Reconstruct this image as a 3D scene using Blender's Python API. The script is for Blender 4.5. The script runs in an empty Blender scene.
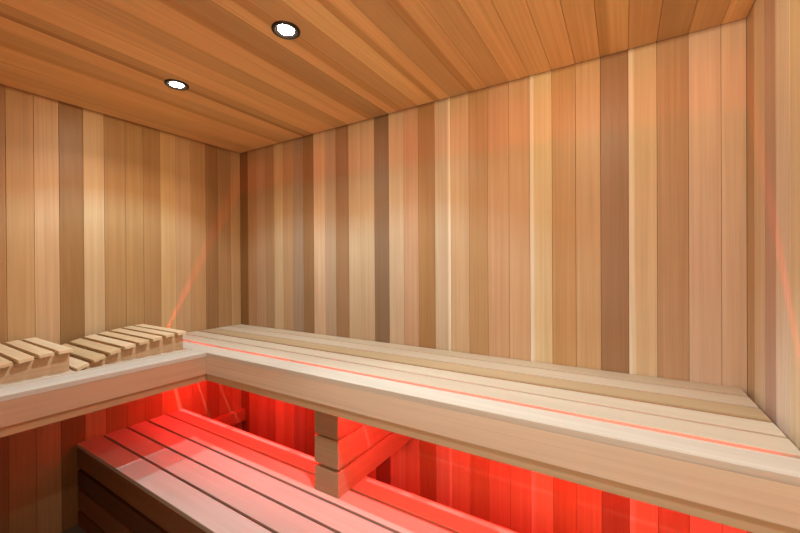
import bpy, bmesh, math, random
from mathutils import Vector, Matrix
random.seed(7)
scene = bpy.context.scene
COL = scene.collection

# ------------------------------------------------------------------ units
# The room is measured in plank units (ceiling 2.13, floor 0.235) and brought to metres here.
K, Z0 = 1.12, 0.235
def M(x, y, z): return Vector((x * K, y * K, (z - Z0) * K))

W, ZC, YF = 2.4236, 2.13, -1.72          # room width, ceiling, front wall behind the camera
ZU, ZL = 1.0269, 0.6047                  # upper and lower bench tops
D, E_ = 0.563, 0.568                     # front of the back bench, front of the left bench
BE = 2.4074                              # right end of the benches

def lin(c):
    return tuple(((v / 255) / 12.92 if v / 255 <= .04045 else ((v / 255 + .055) / 1.055) ** 2.4) for v in c)

# ------------------------------------------------------------------ materials
def wood(name, tint=(1, 1, 1), rough=0.42, grain=1.0, knots=True, sat=1.0):
    m = bpy.data.materials.new(name); m.use_nodes = True
    nt = m.node_tree; N = nt.nodes; L = nt.links; N.clear()
    def n(t, **k):
        x = N.new(t)
        for a, b in k.items(): setattr(x, a, b)
        return x
    out = n('ShaderNodeOutputMaterial'); bs = n('ShaderNodeBsdfPrincipled'); L.new(bs.outputs[0], out.inputs[0])
    uv = n('ShaderNodeUVMap', uv_map='grain'); tone = n('ShaderNodeAttribute', attribute_name='tone')
    def mapped(su, sv):
        mp = n('ShaderNodeMapping'); mp.inputs['Scale'].default_value = (su, sv, 1); L.new(uv.outputs[0], mp.inputs[0]); return mp
    def noise(su, sv, detail, dist=0.0, rough=.55):
        mp = mapped(su, sv); x = n('ShaderNodeTexNoise'); x.inputs['Scale'].default_value = 1
        x.inputs['Detail'].default_value = detail; x.inputs['Distortion'].default_value = dist; x.inputs['Roughness'].default_value = rough
        L.new(mp.outputs[0], x.inputs['Vector']); return x
    def rng(src, a, b, c, d):
        r = n('ShaderNodeMapRange'); r.inputs[1].default_value = a; r.inputs[2].default_value = b
        r.inputs[3].default_value = c; r.inputs[4].default_value = d; L.new(src, r.inputs[0]); return r
    def mul(a, b):
        x = n('ShaderNodeMath', operation='MULTIPLY'); L.new(a, x.inputs[0]); L.new(b, x.inputs[1]); return x
    fine = noise(2.2, 420, 4, .1)          # pores and thin streaks
    mid = noise(.9, 70, 3, .25)            # growth rings cut along the board
    broad = noise(1.3, 11, 2, .3)          # slow drift of colour
    g = .55 * grain
    f1 = rng(fine.outputs[0], .25, .75, 1 - .16 * g, 1 + .12 * g)
    f2 = rng(mid.outputs[0], .3, .72, 1 + .10 * g, 1 - .26 * g)
    f3 = rng(broad.outputs[0], .3, .7, 1 - .14 * g, 1 + .12 * g)
    # cathedral figure: rings distorted along the board, masked so that only some boards show it
    mp = mapped(.55, 9); wv = n('ShaderNodeTexWave', wave_type='RINGS', rings_direction='Z')
    wv.inputs['Scale'].default_value = 2.2; wv.inputs['Distortion'].default_value = 5; wv.inputs['Detail'].default_value = 2; wv.inputs['Detail Scale'].default_value = .8
    L.new(mp.outputs[0], wv.inputs['Vector'])
    mask = noise(.35, 3.1, 1); mk = rng(mask.outputs[0], .52, .66, 0, .13 * g)
    wf = mul(wv.outputs['Fac'], mk.outputs[0]); inv = n('ShaderNodeMath', operation='SUBTRACT'); inv.inputs[0].default_value = 1; L.new(wf.outputs[0], inv.inputs[1])
    v = mul(mul(f1.outputs[0], f2.outputs[0]).outputs[0], mul(f3.outputs[0], inv.outputs[0]).outputs[0])
    # deeper grain turns redder as it darkens
    gam = n('ShaderNodeCombineColor')
    for i, e in enumerate((.8, 1.05, 1.25)):
        pw = n('ShaderNodeMath', operation='POWER'); pw.inputs[1].default_value = e; L.new(v.outputs[0], pw.inputs[0]); L.new(pw.outputs[0], gam.inputs[i])
    mx = n('ShaderNodeMix', data_type='RGBA', blend_type='MULTIPLY'); mx.inputs[0].default_value = 1
    L.new(tone.outputs['Color'], mx.inputs[6]); L.new(gam.outputs[0], mx.inputs[7])
    t2 = n('ShaderNodeMix', data_type='RGBA', blend_type='MULTIPLY'); t2.inputs[0].default_value = 1
    L.new(mx.outputs[2], t2.inputs[6]); t2.inputs[7].default_value = (*tint, 1)
    hs = n('ShaderNodeHueSaturation'); hs.inputs['Saturation'].default_value = sat; L.new(t2.outputs[2], hs.inputs['Color'])
    L.new(hs.outputs[0], bs.inputs['Base Color'])
    r = rng(fine.outputs[0], .3, .7, rough - .05, rough + .08); L.new(r.outputs[0], bs.inputs['Roughness'])
    bs.inputs['Specular IOR Level'].default_value = .35
    bp = n('ShaderNodeBump'); bp.inputs['Strength'].default_value = .12; bp.inputs['Distance'].default_value = .001
    L.new(fine.outputs[0], bp.inputs['Height']); L.new(bp.outputs[0], bs.inputs['Normal'])
    return m

def plain(name, col, rough=.5, metal=0, emit=None, es=0):
    m = bpy.data.materials.new(name); m.use_nodes = True
    b = m.node_tree.nodes['Principled BSDF']
    b.inputs['Base Color'].default_value = (*col, 1); b.inputs['Roughness'].default_value = rough; b.inputs['Metallic'].default_value = metal
    if emit: b.inputs['Emission Color'].default_value = (*emit, 1); b.inputs['Emission Strength'].default_value = es
    return m

CEDAR = wood('cedar_cladding', tint=(.94, 1.01, 1.04), rough=.40, grain=.95)
CEIL = wood('cedar_ceiling', tint=(.97, 1.03, 1.06), rough=.45, grain=.95)
BENCH = wood('bench_wood', rough=.55, grain=.75)
BRONZE = plain('dark_bronze_metal', (.05, .045, .04), .35, .9)
STEEL = plain('screw_steel', (.75, .74, .72), .3, 1)
LENS = plain('lamp_lens', (.9, .9, .9), .3, 0, (.9, .96, 1), 40)
LED = plain('red_led', (.3, .02, .02), .4, 0, (1, .022, .025), 310)
ALU = plain('led_channel_metal', (.5, .5, .5), .4, 1)

def tiles():
    m = bpy.data.materials.new('floor_tile'); m.use_nodes = True
    nt = m.node_tree; b = nt.nodes['Principled BSDF']; b.inputs['Roughness'].default_value = .5
    tc = nt.nodes.new('ShaderNodeTexCoord'); br = nt.nodes.new('ShaderNodeTexBrick')
    br.offset = 0; br.inputs['Scale'].default_value = 1; br.inputs['Brick Width'].default_value = .3; br.inputs['Row Height'].default_value = .3
    br.inputs['Mortar Size'].default_value = .004
    br.inputs['Color1'].default_value = (.16, .13, .10, 1); br.inputs['Color2'].default_value = (.19, .155, .12, 1); br.inputs['Mortar'].default_value = (.08, .07, .06, 1)
    nt.links.new(tc.outputs['Object'], br.inputs['Vector']); nt.links.new(br.outputs['Color'], b.inputs['Base Color'])
    return m
TILE = tiles()

# ------------------------------------------------------------------ mesh helpers
class Wood:
    """Collects boards into one mesh with a grain UV and a tone colour."""
    def __init__(s):
        s.bm = bmesh.new(); s.uv = s.bm.loops.layers.uv.new('grain'); s.col = s.bm.loops.layers.float_color.new('tone')
    def board(s, x, y, z, axis, tone, bevel=.0025, stops=None, across=None, warp=None):
        """Box between the given ranges; grain runs along axis (0,1,2). stops: [(fraction, tone)] across the board."""
        bm2 = bmesh.new()
        bmesh.ops.create_cube(bm2, size=1)
        a, b = M(x[0], y[0], z[0]), M(x[1], y[1], z[1])
        for v in bm2.verts:
            v.co = Vector(((a[i] + b[i]) / 2 + v.co[i] * (b[i] - a[i])) for i in range(3))
        if stops:
            for f, _ in stops[1:-1]:
                no = Vector((0, 0, 0)); no[across] = 1; pt = Vector(a); pt[across] = a[across] + f * (b[across] - a[across])
                bmesh.ops.bisect_plane(bm2, geom=bm2.verts[:] + bm2.edges[:] + bm2.faces[:], plane_co=pt, plane_no=no)
        if bevel:
            ed = [e for e in bm2.edges if len(e.link_faces) == 2 and e.link_faces[0].normal.angle(e.link_faces[1].normal, 0) > .5]
            bm2.normal_update()
            ed = [e for e in bm2.edges if len(e.link_faces) == 2 and e.link_faces[0].normal.angle(e.link_faces[1].normal, 0) > .5]
            bmesh.ops.bevel(bm2, geom=ed, offset=bevel, segments=2, affect='EDGES', profile=.6)
        bm2.normal_update()
        if warp:
            for v in bm2.verts: v.co = warp(v.co)
            bm2.normal_update()
        off = random.uniform(0, 60); offv = random.uniform(0, 60)
        vs = {v: s.bm.verts.new(v.co) for v in bm2.verts}
        others = [i for i in range(3) if i != axis]
        for f in bm2.faces:
            nf = s.bm.faces.new([vs[v] for v in f.verts])
            nn = [abs(f.normal[i]) for i in others]
            k = others[1] if nn[0] > nn[1] else others[0]
            for l in nf.loops:
                c = l.vert.co
                if abs(f.normal[axis]) > .8: l[s.uv].uv = (c[others[0]] + off, c[others[1]] + offv)
                else: l[s.uv].uv = (c[axis] + off, c[k] + offv)
                t = tone
                if stops:
                    fr = (c[across] - a[across]) / (b[across] - a[across]); fr = min(1, max(0, fr)); t = stops[-1][1]
                    for (f0, c0), (f1, c1) in zip(stops, stops[1:]):
                        if fr <= f1 + 1e-6:
                            w = (fr - f0) / max(f1 - f0, 1e-6); t = tuple(p + (q - p) * w for p, q in zip(c0, c1)); break
                l[s.col] = (*t, 1)
        bm2.free()
        return s
    def build(s, name, mat, parent=None):
        me = bpy.data.meshes.new(name); s.bm.to_mesh(me); s.bm.free(); me.materials.append(mat)
        o = bpy.data.objects.new(name, me); COL.objects.link(o)
        if parent: hang(o, parent)
        return o

def origin(o):
    p = Vector(o.location)
    while o.parent: o = o.parent; p += o.location
    return p
def hang(o, parent):
    """Parent o with its mesh kept where it is: mesh coordinates become local to the parent."""
    me = o.data; me.transform(Matrix.Translation(-origin(parent))); o.parent = parent

def empty(name, loc, label, cat, group=None):
    o = bpy.data.objects.new(name, None); COL.objects.link(o); o.location = loc; o.empty_display_size = .1
    o['label'] = label; o['category'] = cat
    if group: o['group'] = group
    bpy.context.view_layer.update()
    return o

def part(name, x, y, z, axis, tone, parent, bevel=.0025, mat=None, **k):
    return Wood().board(x, y, z, axis, tone, bevel, **k).build(name, mat or BENCH, parent)

def lathe(name, prof, mat, parent, seg=48):
    bm = bmesh.new(); rings = []
    for r, z in prof:
        rings.append([bm.verts.new((r * math.cos(2 * math.pi * i / seg), r * math.sin(2 * math.pi * i / seg), z)) for i in range(seg)])
    for A, B in zip(rings, rings[1:]):
        for i in range(seg): bm.faces.new((A[i], A[(i + 1) % seg], B[(i + 1) % seg], B[i]))
    if prof[0][0] < .002: bm.faces.new(rings[0])
    if prof[-1][0] < .002: bm.faces.new(rings[-1][::-1])
    bmesh.ops.recalc_face_normals(bm, faces=bm.faces)
    me = bpy.data.meshes.new(name); bm.to_mesh(me); bm.free(); me.materials.append(mat)
    for p in me.polygons: p.use_smooth = True
    o = bpy.data.objects.new(name, me); COL.objects.link(o); o.parent = parent
    return o

# ------------------------------------------------------------------ cladding tones
GAIN = 1.0
def T(*c, g=1.0): return tuple(min(.92, v * g * GAIN) for v in lin(c))
def scale(c, g): return tuple(v * g for v in c)
CREAM = T(228, 202, 170)
# left wall, from the front of the picture to the corner
LY = [-1.131, -1.048, -.966, -.886, -.802, -.723, -.636, -.557, -.476, -.398, -.316, -.229, -.153, -.066, 0]
LT = [(165, 115, 70), (185, 138, 90), (198, 152, 108), (150, 105, 60), (196, 156, 112), (170, 125, 78), (172, 128, 80), (165, 120, 75),
      (196, 152, 102), (190, 145, 102), (182, 135, 90), (148, 103, 64), (165, 120, 78), (182, 137, 92)]
BX = [0, .077, .160, .243, .325, .402, .486, .569, .651, .736, .812, .899, .979, 1.063, 1.148, 1.232, 1.31, 1.393, 1.47, 1.554, 1.634, 1.721, 1.801,
      1.882, 1.962, 2.042, 2.125, 2.205, 2.287, 2.366, W]
BT = [(128, 84, 42), (168, 122, 82), (172, 130, 95), (160, 120, 84), (188, 152, 112), (170, 130, 92), (150, 118, 92), (138, 98, 63), (195, 154, 118),
      (170, 135, 105), (145, 104, 70), (182, 146, 110), (182, 147, 111), (128, 95, 68), (188, 153, 119), (184, 138, 103), (158, 112, 68), (190, 158, 125),
      (195, 155, 115), (178, 133, 88), (195, 148, 108), (200, 154, 113), (212, 178, 132), (190, 141, 90), (200, 155, 109), (160, 116, 80), (214, 178, 136),
      (188, 144, 106), (218, 180, 150), (220, 182, 150)]
RY = [0, -.071, -.157, -.240, -.328, -.408]
RT = [(186, 142, 100), (212, 178, 144), (188, 148, 126), (222, 194, 168), (216, 186, 148)]
CT = [.9, .8, .86, .9, .92, .8, .9, .76, .93, .9, .78, .92, .9, .68, .95, .78, 1.02, .96, .74, .88, .8, .92, .97, .95, .9, 1.0, .8, .68, .78, .92]
EXTRA = [(188, 142, 98), (168, 122, 80), (200, 158, 116), (178, 130, 88), (150, 106, 68), (194, 150, 108), (205, 168, 128)]

def cream_edge(c, side):
    return [(0, CREAM), (.13, CREAM), (.26, c), (1, c)] if side == 'l' else [(0, c), (.78, c), (.9, CREAM), (1, CREAM)]

def cont(edges, tones, end, step):
    """Carry the board rhythm on to the unseen part of the room."""
    e, t, i = list(edges), list(tones), 0
    while (e[-1] - end) * step < 0:
        e.append(e[-1] + step * .082); t.append(EXTRA[(i * 3) % len(EXTRA)]); i += 1
    e[-1] = end
    return e, t
TH = .018
def clad(name, edges, tones, axis_across, face, outward, grain_axis, rng, stops={}, mat=None, bev=.0012):
    """Tongue-and-groove boards; the visible face lies at `face` and the board body goes `outward`."""
    w = Wood(); gap = .0004
    third = 3 - axis_across - grain_axis
    for i, t in enumerate(tones):
        a, b = sorted((edges[i], edges[i + 1])); r = [None] * 3
        r[axis_across] = (a + gap, b - gap); r[third] = tuple(sorted((face, face + outward * TH))); r[grain_axis] = rng
        st = (stops[i] if isinstance(stops[i], list) else cream_edge(t, stops[i])) if i in stops else None
        w.board(r[0], r[1], r[2], grain_axis, t, bev, stops=st, across=axis_across)
    lo, hi = min(edges), max(edges); r = [None] * 3
    r[axis_across] = (lo, hi); r[third] = tuple(sorted((face + outward * TH, face + outward * TH * 2))); r[grain_axis] = rng
    w.board(r[0], r[1], r[2], grain_axis, T(120, 85, 50), 0)
    o = w.build(name, mat or CEDAR); o['kind'] = 'structure'
    return o
zr = (Z0, ZC)
e, t = cont([-x for x in LY[::-1]], LT[::-1], -YF, 1); clad('wall_left', [-x for x in e], [T(*c) for c in t], 1, 0, -1, 2, zr)
clad('wall_back', BX, [T(*c) for c in BT], 0, 0, 1, 2, zr, {17: 'r', 22: 'l', 26: 'l'})
e, t = cont([-y for y in RY], RT, -YF, 1); clad('wall_right', [-y for y in e], [T(*c) for c in t], 1, W, 1, 2, zr)
# front wall behind the camera: boards, and an added glazed door that lets in a warm fill light
fx, ft = cont([0], [], W, 1)
DX0, DX1, DZ = 1.60, 2.36, 1.98
w = Wood()
for a_, b_, c_ in zip(fx, fx[1:], ft):
    spans = [(a_, b_, zr)] if b_ <= DX0 or a_ >= DX1 else [(a_, min(b_, DX0), zr), (max(a_, DX1), b_, zr), (max(a_, DX0), min(b_, DX1), (DZ, ZC))]
    for p_, q_, z_ in spans:
        if q_ - p_ > .002: w.board((p_ + .0002, q_ - .0002), (YF - .036, YF), z_, 2, T(*c_, g=1.3), .0009)
w = w.build('wall_front', CEDAR); w['kind'] = 'structure'
def glass():
    m = bpy.data.materials.new('door_glass'); m.use_nodes = True; nt = m.node_tree; nt.nodes.clear()
    o = nt.nodes.new('ShaderNodeOutputMaterial'); mx = nt.nodes.new('ShaderNodeMixShader'); tr = nt.nodes.new('ShaderNodeBsdfTransparent'); gl = nt.nodes.new('ShaderNodeBsdfGlossy')
    gl.inputs['Roughness'].default_value = .02; mx.inputs[0].default_value = .06
    nt.links.new(tr.outputs[0], mx.inputs[1]); nt.links.new(gl.outputs[0], mx.inputs[2]); nt.links.new(mx.outputs[0], o.inputs[0]); return m
dr = bpy.data.objects.new('added_door', None); COL.objects.link(dr); dr.location = M(1.98, YF, Z0); dr['kind'] = 'structure'
bpy.context.view_layer.update()
dc = T(196, 152, 110)
for a_, b_ in ((DX0 + .004, DX0 + .09), (DX1 - .09, DX1 - .004)):
    Wood().board((a_, b_), (YF - .03, YF - .004), (Z0 + .004, DZ - .004), 2, dc, .002).build('door_stile', CEDAR, dr)
for a_, b_ in ((Z0 + .004, Z0 + .15), (1.02, 1.10), (DZ - .09, DZ - .004)):
    Wood().board((DX0 + .09, DX1 - .09), (YF - .03, YF - .004), (a_, b_), 0, dc, .002).build('door_rail', CEDAR, dr)
Wood().board((DX0 + .09, DX1 - .09), (YF - .025, YF - .010), (Z0 + .15, 1.02), 2, dc, 0).build('door_panel', CEDAR, dr)
Wood().board((DX0 + .09, DX1 - .09), (YF - .019, YF - .015), (1.10, DZ - .09), 2, dc, 0).build('door_pane', glass(), dr)
Wood().board((DX0 + .03, DX0 + .06), (YF - .004, YF + .03), (1.0, 1.28), 2, T(210, 180, 140), .004).build('door_handle', BENCH, dr)
hl = bpy.data.lights.new('fill_light', 'AREA'); hl.shape = 'RECTANGLE'; hl.size = .62; hl.size_y = .88; hl.energy = 7.5; hl.color = (1, .83, .62)  # added warm fill outside the pane, brightens the bench fascia and room
ho = bpy.data.objects.new('fill_light', hl); COL.objects.link(ho); ho.location = M(1.98, YF - .12, 1.5); ho.rotation_euler = (math.radians(90), 0, 0)
ctone = [T(208, 162, 108, g=1.32 * (-.12 + 1.45 * (v - .1))) for v in CT]
# some ceiling boards show a dark heartwood band along one edge
cst = {}
for i in (4, 7, 12, 14, 17, 19, 25):
    c = ctone[i]; d = tuple(v * q for v, q in zip(c, (.74, .66, .58)))
    cst[i] = [(0, d), (.3, d), (.42, c), (1, c)] if i % 2 else [(0, c), (.5, c), (.62, d), (1, d)]
w_ = clad('ceiling', BX, ctone, 0, ZC, 1, 1, (YF, 0), cst, CEIL, .0014)
fl = Wood().board((-.04, W + .04), (YF - .04, .04), (Z0 - .03, Z0), 0, (.2, .2, .2), 0).build('floor', TILE); fl['kind'] = 'structure'

# ------------------------------------------------------------------ bench boards
def bt(*c): return tuple(v * f for v, f in zip(T(*c), (.84, .88, .92)))
SL = .018                                  # slat thickness
B1, B2, B3 = bt(214, 188, 156), bt(206, 176, 142), bt(220, 196, 166)

# ---- back upper bench
ub = empty('upper_bench', M(1.2, -.28, ZU), 'long pale slatted upper bench along the back wall, red light glowing under it', 'bench')
ys = [(-.0815, -.004), (-.1770, -.0915), (-.2745, -.1880), (-.3645, -.2865), (-.4600, -.3760)]
tn = [bt(214, 186, 150), bt(218, 192, 158), bt(202, 168, 124), bt(222, 198, 166), bt(220, 197, 166)]
for (a, b), c in zip(ys, tn):
    st = [(0, bt(184, 148, 104)), (.1, bt(190, 158, 116)), (.22, c), (1, c)] if a == -.2745 else None
    part('seat_slat', (.004, BE), (a, b), (ZU - SL, ZU), 0, c, ub, .0009, stops=st, across=1)
part('front_cap', (.004, BE), (-D, -.4772), (ZU - .0165, ZU), 0, bt(222, 203, 178), ub, .0012)
part('fascia', (E_ - .02, BE), (-D, -D + .02), (.9347, ZU - .0168), 0, bt(240, 210, 176), ub, .0008)
part('lower_trim', (E_ - .03, BE), (-D + .0042, -D + .0205), (.9041, .945), 0, bt(218, 184, 142), ub, .002)
for bx in (.49, .985, 1.443, 1.934):
    part('batten', (bx - .02, bx + .02), (-.53, -.02), (.955, ZU - SL), 1, bt(190, 150, 105), ub)
part('wall_ledger', (.02, BE), (-.02, -.001), (.95, ZU - SL), 0, bt(190, 150, 105), ub)
sb = bpy.data.objects.new('support_bracket', None); COL.objects.link(sb); sb.location = M(1.234, -.26, ZL); bpy.context.view_layer.update()
sb['label'] = 'support of three stacked beams under the upper bench'
bpy.context.view_layer.update()
for (a, b), c in zip([(ZL + .0005, .690), (.703, .7985), (.8065, .9035)], [bt(186, 158, 122), bt(180, 152, 114), bt(160, 128, 92)]):
    part('support_beam', (1.169, 1.279), (-.524, -.001), (a, b), 1, c, sb, .002)
for a, b in [(.690, .703), (.7985, .8065)]:
    part('spacer', (1.185, 1.272), (-.512, -.02), (a, b), 1, bt(165, 132, 95), sb, 0)
sb.parent = ub; sb.location = sb.location - ub.location
# red strip lamp inside the front of the bench
def arc_strip(name, x0, x1, y, z, r, parent, a0=-60, a1=42, n=7):
    """Lens of a strip lamp: a curved emitting front turned towards the wall, closed by a plain metal back."""
    bm = bmesh.new(); A, B = [], []
    for i in range(n + 1):
        an = math.radians(a0 + (a1 - a0) * i / n); dy, dz = math.cos(an) * r, math.sin(an) * r
        A.append(bm.verts.new(M(x0, y + dy, z + dz))); B.append(bm.verts.new(M(x1, y + dy, z + dz)))
    for i in range(n): bm.faces.new((A[i], A[i + 1], B[i + 1], B[i]))
    bk = bm.faces.new((A[0], B[0], B[n], A[n])); e0 = bm.faces.new(A); e1 = bm.faces.new(B[::-1])
    bk.material_index = e0.material_index = e1.material_index = 1
    bmesh.ops.recalc_face_normals(bm, faces=bm.faces)
    me = bpy.data.meshes.new(name); bm.to_mesh(me); bm.free(); me.materials.append(LED); me.materials.append(ALU)
    o = bpy.data.objects.new(name, me); COL.objects.link(o); hang(o, parent); return o
arc_strip('led_strip', .01, BE - .05, -.526, .913, .0055, ub)
part('end_light_block', (BE - .035, W - .001), (-.53, -.021), (.93, ZU - SL - .0002), 1, bt(190, 150, 105), ub)  # added filler, stops red strip light leaking through the gap at the right wall
part('led_channel', (.57, BE - .05), (-.5418, -.5258), (.907, .919), 0, (.5, .5, .5), ub, 0, ALU)

# ---- left upper bench
lb = empty('upper_bench', M(.28, -1.4, ZU), 'pale upper bench along the left wall carrying the two slatted headrests', 'bench')
xs = [(.004, .086), (.094, .176), (.184, .266), (.274, .356), (.364, .449)]
for (a, b), c in zip(xs, [B2, B1, B3, B1, B3]):
    part('seat_slat', (a, b), (YF + .01, -D - .002), (ZU - SL, ZU), 1, c, lb)
part('front_cap', (.459, E_), (YF + .01, -D - .0005), (ZU - .0165, ZU), 1, bt(216, 200, 178), lb, .0016)
part('fascia', (E_ - .02, E_), (YF + .01, -D - .0003), (.9347, ZU - .0168), 1, bt(212, 168, 130), lb, .0008)
part('lower_trim', (E_ - .028, E_ - .007), (YF + .01, -D - .0003), (.9041, .945), 1, bt(204, 158, 112), lb, .002)
for by in (-.62, -1.1, -1.655):
    part('batten', (.02, .54), (by - .02, by + .02), (.955, ZU - SL), 0, bt(190, 150, 105), lb)
part('support_post', (.46, .53), (-1.69, -1.62), (Z0 + .0005, .955), 2, bt(190, 150, 105), lb)
part('wall_ledger', (.001, .02), (YF + .02, -D - .0003), (.95, ZU - SL), 1, bt(190, 150, 105), lb)

# ---- lower bench
lo = empty('lower_bench', M(1.2, -.6, Z0), 'wide lower bench of five slats beneath the upper bench, washed in red light', 'bench')
ls = [(-.833, -.7435), (-.7335, -.6465), (-.636, -.5555), (-.5445, -.4635), (-.4525, -.365)]
for (a, b), c in zip(ls, [bt(210, 190, 172), bt(203, 181, 163), bt(206, 184, 166), bt(212, 186, 164), bt(214, 186, 160)]):
    s = part('seat_slat', (.003, BE), (a, b), (ZL - SL, ZL), 0, c, lo)
    for sx in (.022,):
        for fy in (.2, .8):
            bm = bmesh.new(); bmesh.ops.create_cone(bm, cap_ends=True, segments=16, radius1=.0035, radius2=.0028, depth=.0014)
            me = bpy.data.meshes.new('screw'); bm.to_mesh(me); bm.free(); me.materials.append(STEEL)
            so = bpy.data.objects.new('screw', me); COL.objects.link(so)
            so.location = M(sx, a + fy * (b - a), ZL) + Vector((0, 0, .0005)) - origin(s); so.parent = s
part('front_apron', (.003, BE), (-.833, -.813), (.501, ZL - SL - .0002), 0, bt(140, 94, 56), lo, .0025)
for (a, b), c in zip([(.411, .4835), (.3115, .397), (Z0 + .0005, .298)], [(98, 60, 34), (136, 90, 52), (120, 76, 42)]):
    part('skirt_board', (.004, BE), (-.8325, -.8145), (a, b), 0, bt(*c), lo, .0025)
for px in (.16, .85, 1.55, 2.25):
    part('post', (px - .03, px + .03), (-.814, -.77), (Z0 + .0005, ZL - SL), 2, bt(160, 118, 76), lo)
    part('batten', (px - .02, px + .02), (-.77, -.37), (.54, ZL - SL), 1, bt(170, 128, 84), lo)
    part('post', (px - .03, px + .03), (-.42, -.376), (Z0 + .0005, .54), 2, bt(160, 118, 76), lo)
part('wall_cleat', (.001, .044), (-.81, -.002), (.4145, .4855), 1, bt(186, 140, 96), lo)

# ---- headrests
def prof(y):
    """Height of the slat tops above the bench along a headrest, s=0 at the high end."""
    P = [(0, .0845), (.06, .0825), (.12, .0755), (.18, .0675), (.235, .060), (.28, .048), (.325, .034), (.37, .0165), (.4, .006)]
    for (a, b), (c, d) in zip(P, P[1:]):
        if y <= c: return b + (d - b) * (y - a) / (c - a)
    return P[-1][1]
def headrest():
    y0 = -.578
    h = empty('headrest', M(.22, y0, ZU), '', 'headrest', 'sloped slatted headrests on the left upper bench')
    pitch, sw, th = .0497, .0372, .0125
    for i in range(8):
        s0 = i * pitch; s1 = s0 + sw; z0, z1 = prof(s0), prof(s1)
        ang = math.atan2(z0 - z1, sw); mid = M(0, y0 - (s0 + s1) / 2, ZU + (z0 + z1) / 2 - th / 2)
        R = Matrix.Rotation(ang, 3, 'X')
        def warp(co, mid=mid, R=R):
            q = R @ Vector((0, co.y - mid.y, co.z - mid.z)); return Vector((co.x, mid.y + q.y, mid.z + q.z))
        zz = ZU + (z0 + z1) / 2
        part('slat', (.033, .438), (y0 - s1, y0 - s0), (zz - th, zz), 0, random.choice([T(216, 188, 146), T(208, 178, 134), T(222, 196, 156)]), h, .0018, warp=warp)
    for rx in (.055, .390):
        w = Wood(); n = 20; L_ = 7 * pitch + sw
        bm = w.bm; cols = bt(206, 166, 124); off = random.uniform(0, 50)
        quads = []
        for k in range(n + 1):
            s = L_ * k / n; zt = ZU + max(.003, prof(s) - th - .0025); ring = []
            for x_, z_ in ((rx, ZU), (rx + .020, ZU), (rx + .020, zt), (rx, zt)): ring.append(bm.verts.new(M(x_, y0 - .002 - s * .99, z_)))
            quads.append(ring)
        fs = []
        for A, B in zip(quads, quads[1:]):
            for i in range(4): fs.append(bm.faces.new((A[i], A[(i + 1) % 4], B[(i + 1) % 4], B[i])))
        fs.append(bm.faces.new(quads[0])); fs.append(bm.faces.new(quads[-1][::-1]))
        bmesh.ops.recalc_face_normals(bm, faces=bm.faces)
        for f in bm.faces:
            for l in f.loops: l[w.uv].uv = (l.vert.co.y + off, l.vert.co.z + l.vert.co.x); l[w.col] = (*cols, 1)
        w.build('side_rail', BENCH, h)
    return h
h1 = headrest()
h1['label'] = 'slatted sloped headrest whose high end is beside the bench corner'
h2 = h1.copy(); COL.objects.link(h2); h2.location.y -= .3955 * K
h2['label'] = 'slatted sloped headrest cut off by the left edge of the photo'
for c in list(h1.children):
    d = c.copy(); COL.objects.link(d); d.parent = h2

# ------------------------------------------------------------------ lamps
def spot(name, x, y, power, parent=None, curve=None):
    CURVE = curve or globals()['CURVE']
    """Wide-beam lamp: its candela curve (bat-wing, cool inside the beam, warmer spill outside it) is set over the angle from straight down."""
    l = bpy.data.lights.new(name, 'SPOT'); l.energy = power; l.spot_size = math.radians(180); l.spot_blend = 0
    l.shadow_soft_size = .010; l.use_nodes = True
    nt = l.node_tree; em = nt.nodes['Emission']
    tc = nt.nodes.new('ShaderNodeTexCoord'); sp = nt.nodes.new('ShaderNodeSeparateXYZ'); ab = nt.nodes.new('ShaderNodeMath'); ab.operation = 'ABSOLUTE'
    rp = nt.nodes.new('ShaderNodeValToRGB'); nt.links.new(tc.outputs['Normal'], sp.inputs[0]); nt.links.new(sp.outputs['Z'], ab.inputs[0])
    nt.links.new(ab.outputs[0], rp.inputs[0]); nt.links.new(rp.outputs[0], em.inputs['Color'])
    els = rp.color_ramp.elements
    while len(els) < len(CURVE): els.new(.5)
    for e_, (p, v, c) in zip(els, CURVE): e_.position = p; e_.color = (*[v * k for k in c], 1)
    o = bpy.data.objects.new(name, l); COL.objects.link(o); o.location = M(x, y, ZC) - Vector((0, 0, .009))
    if parent: o.location -= parent.location; o.parent = parent
    return o
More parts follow.
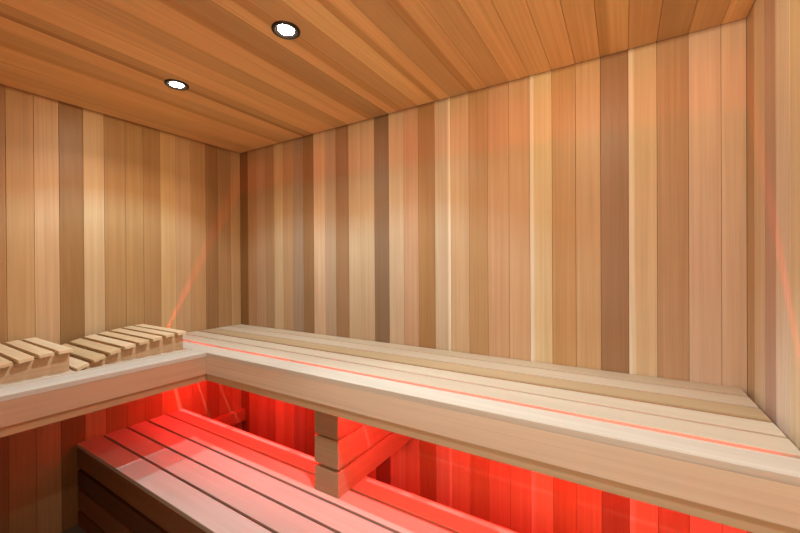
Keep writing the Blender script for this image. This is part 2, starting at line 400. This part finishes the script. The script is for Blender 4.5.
def downlight(x, y, label):
    o = empty('downlight', M(x, y, ZC), label, 'ceiling light', 'round downlights in the cedar ceiling')
    lathe('trim_ring', [(.034, -.0015), (.036, -.006), (.043, -.007), (.0475, -.004), (.048, 0)], BRONZE, o)
    lathe('reflector', [(.0345, -.004), (.031, -.002), (.027, -.0012)], plain('reflector_metal', (.3, .3, .31), .2, 1), o)
    lathe('lens', [(.0005, -.0016), (.0275, -.0016), (.0275, 0)], LENS, o)
    return o
COOL, WARM = (.73, .90, 1.0), (.92, .76, .50)
CURVE = [(0, .078, WARM), (.30, .088, WARM), (.50, .29, (1, .84, .66)), (.63, .72, COOL), (.76, .70, COOL), (1, .49, COOL)]
NARROW = [(0, .22, WARM), (.30, .22, WARM), (.56, .17, (.9, .86, .8)), (.72, .15, (.85, .9, .9)), (.82, .60, COOL), (1, .52, COOL)]
POW = 50
for x, lab in ((1.2229, 'round downlight glaring brightly in the middle of the ceiling'), (.5871, 'round downlight with a clear dark rim, above the left bench')):
    d = downlight(x, -.688, lab); bpy.context.view_layer.update()
    spot('spot_lamp', x, -.70, POW, d)
spot('spot_lamp', 1.95, -.92, POW * 1.45, curve=NARROW)

# ------------------------------------------------------------------ world, camera
wd = bpy.data.worlds.new('World'); scene.world = wd; wd.use_nodes = True
wd.node_tree.nodes['Background'].inputs[0].default_value = (.02, .02, .02, 1)
f, yaw, pit, rol = 363.7141, -.5506, -.0032, -.0057
F = Vector((math.sin(yaw) * math.cos(pit), math.cos(yaw) * math.cos(pit), math.sin(pit)))
R = Vector((math.cos(yaw), -math.sin(yaw), 0)); U = R.cross(F)
R2 = R * math.cos(rol) + U * math.sin(rol); U2 = -R * math.sin(rol) + U * math.cos(rol)
cam = bpy.data.cameras.new('camera'); co = bpy.data.objects.new('camera', cam); COL.objects.link(co)
cam.sensor_fit = 'HORIZONTAL'; cam.sensor_width = 36; cam.lens = f / 800 * 36; cam.clip_start = .02
mt = Matrix((R2, U2, -F)).transposed().to_4x4(); mt.translation = M(2.109, -1.4658, 1.4005)
co.matrix_world = mt; scene.camera = co
vs = scene.view_settings; vs.view_transform = 'Standard'; vs.look = 'None'; vs.gamma = 1; vs.exposure = 0.40; vs.use_curve_mapping = False
scene.cycles.max_bounces = 10; scene.cycles.diffuse_bounces = 8
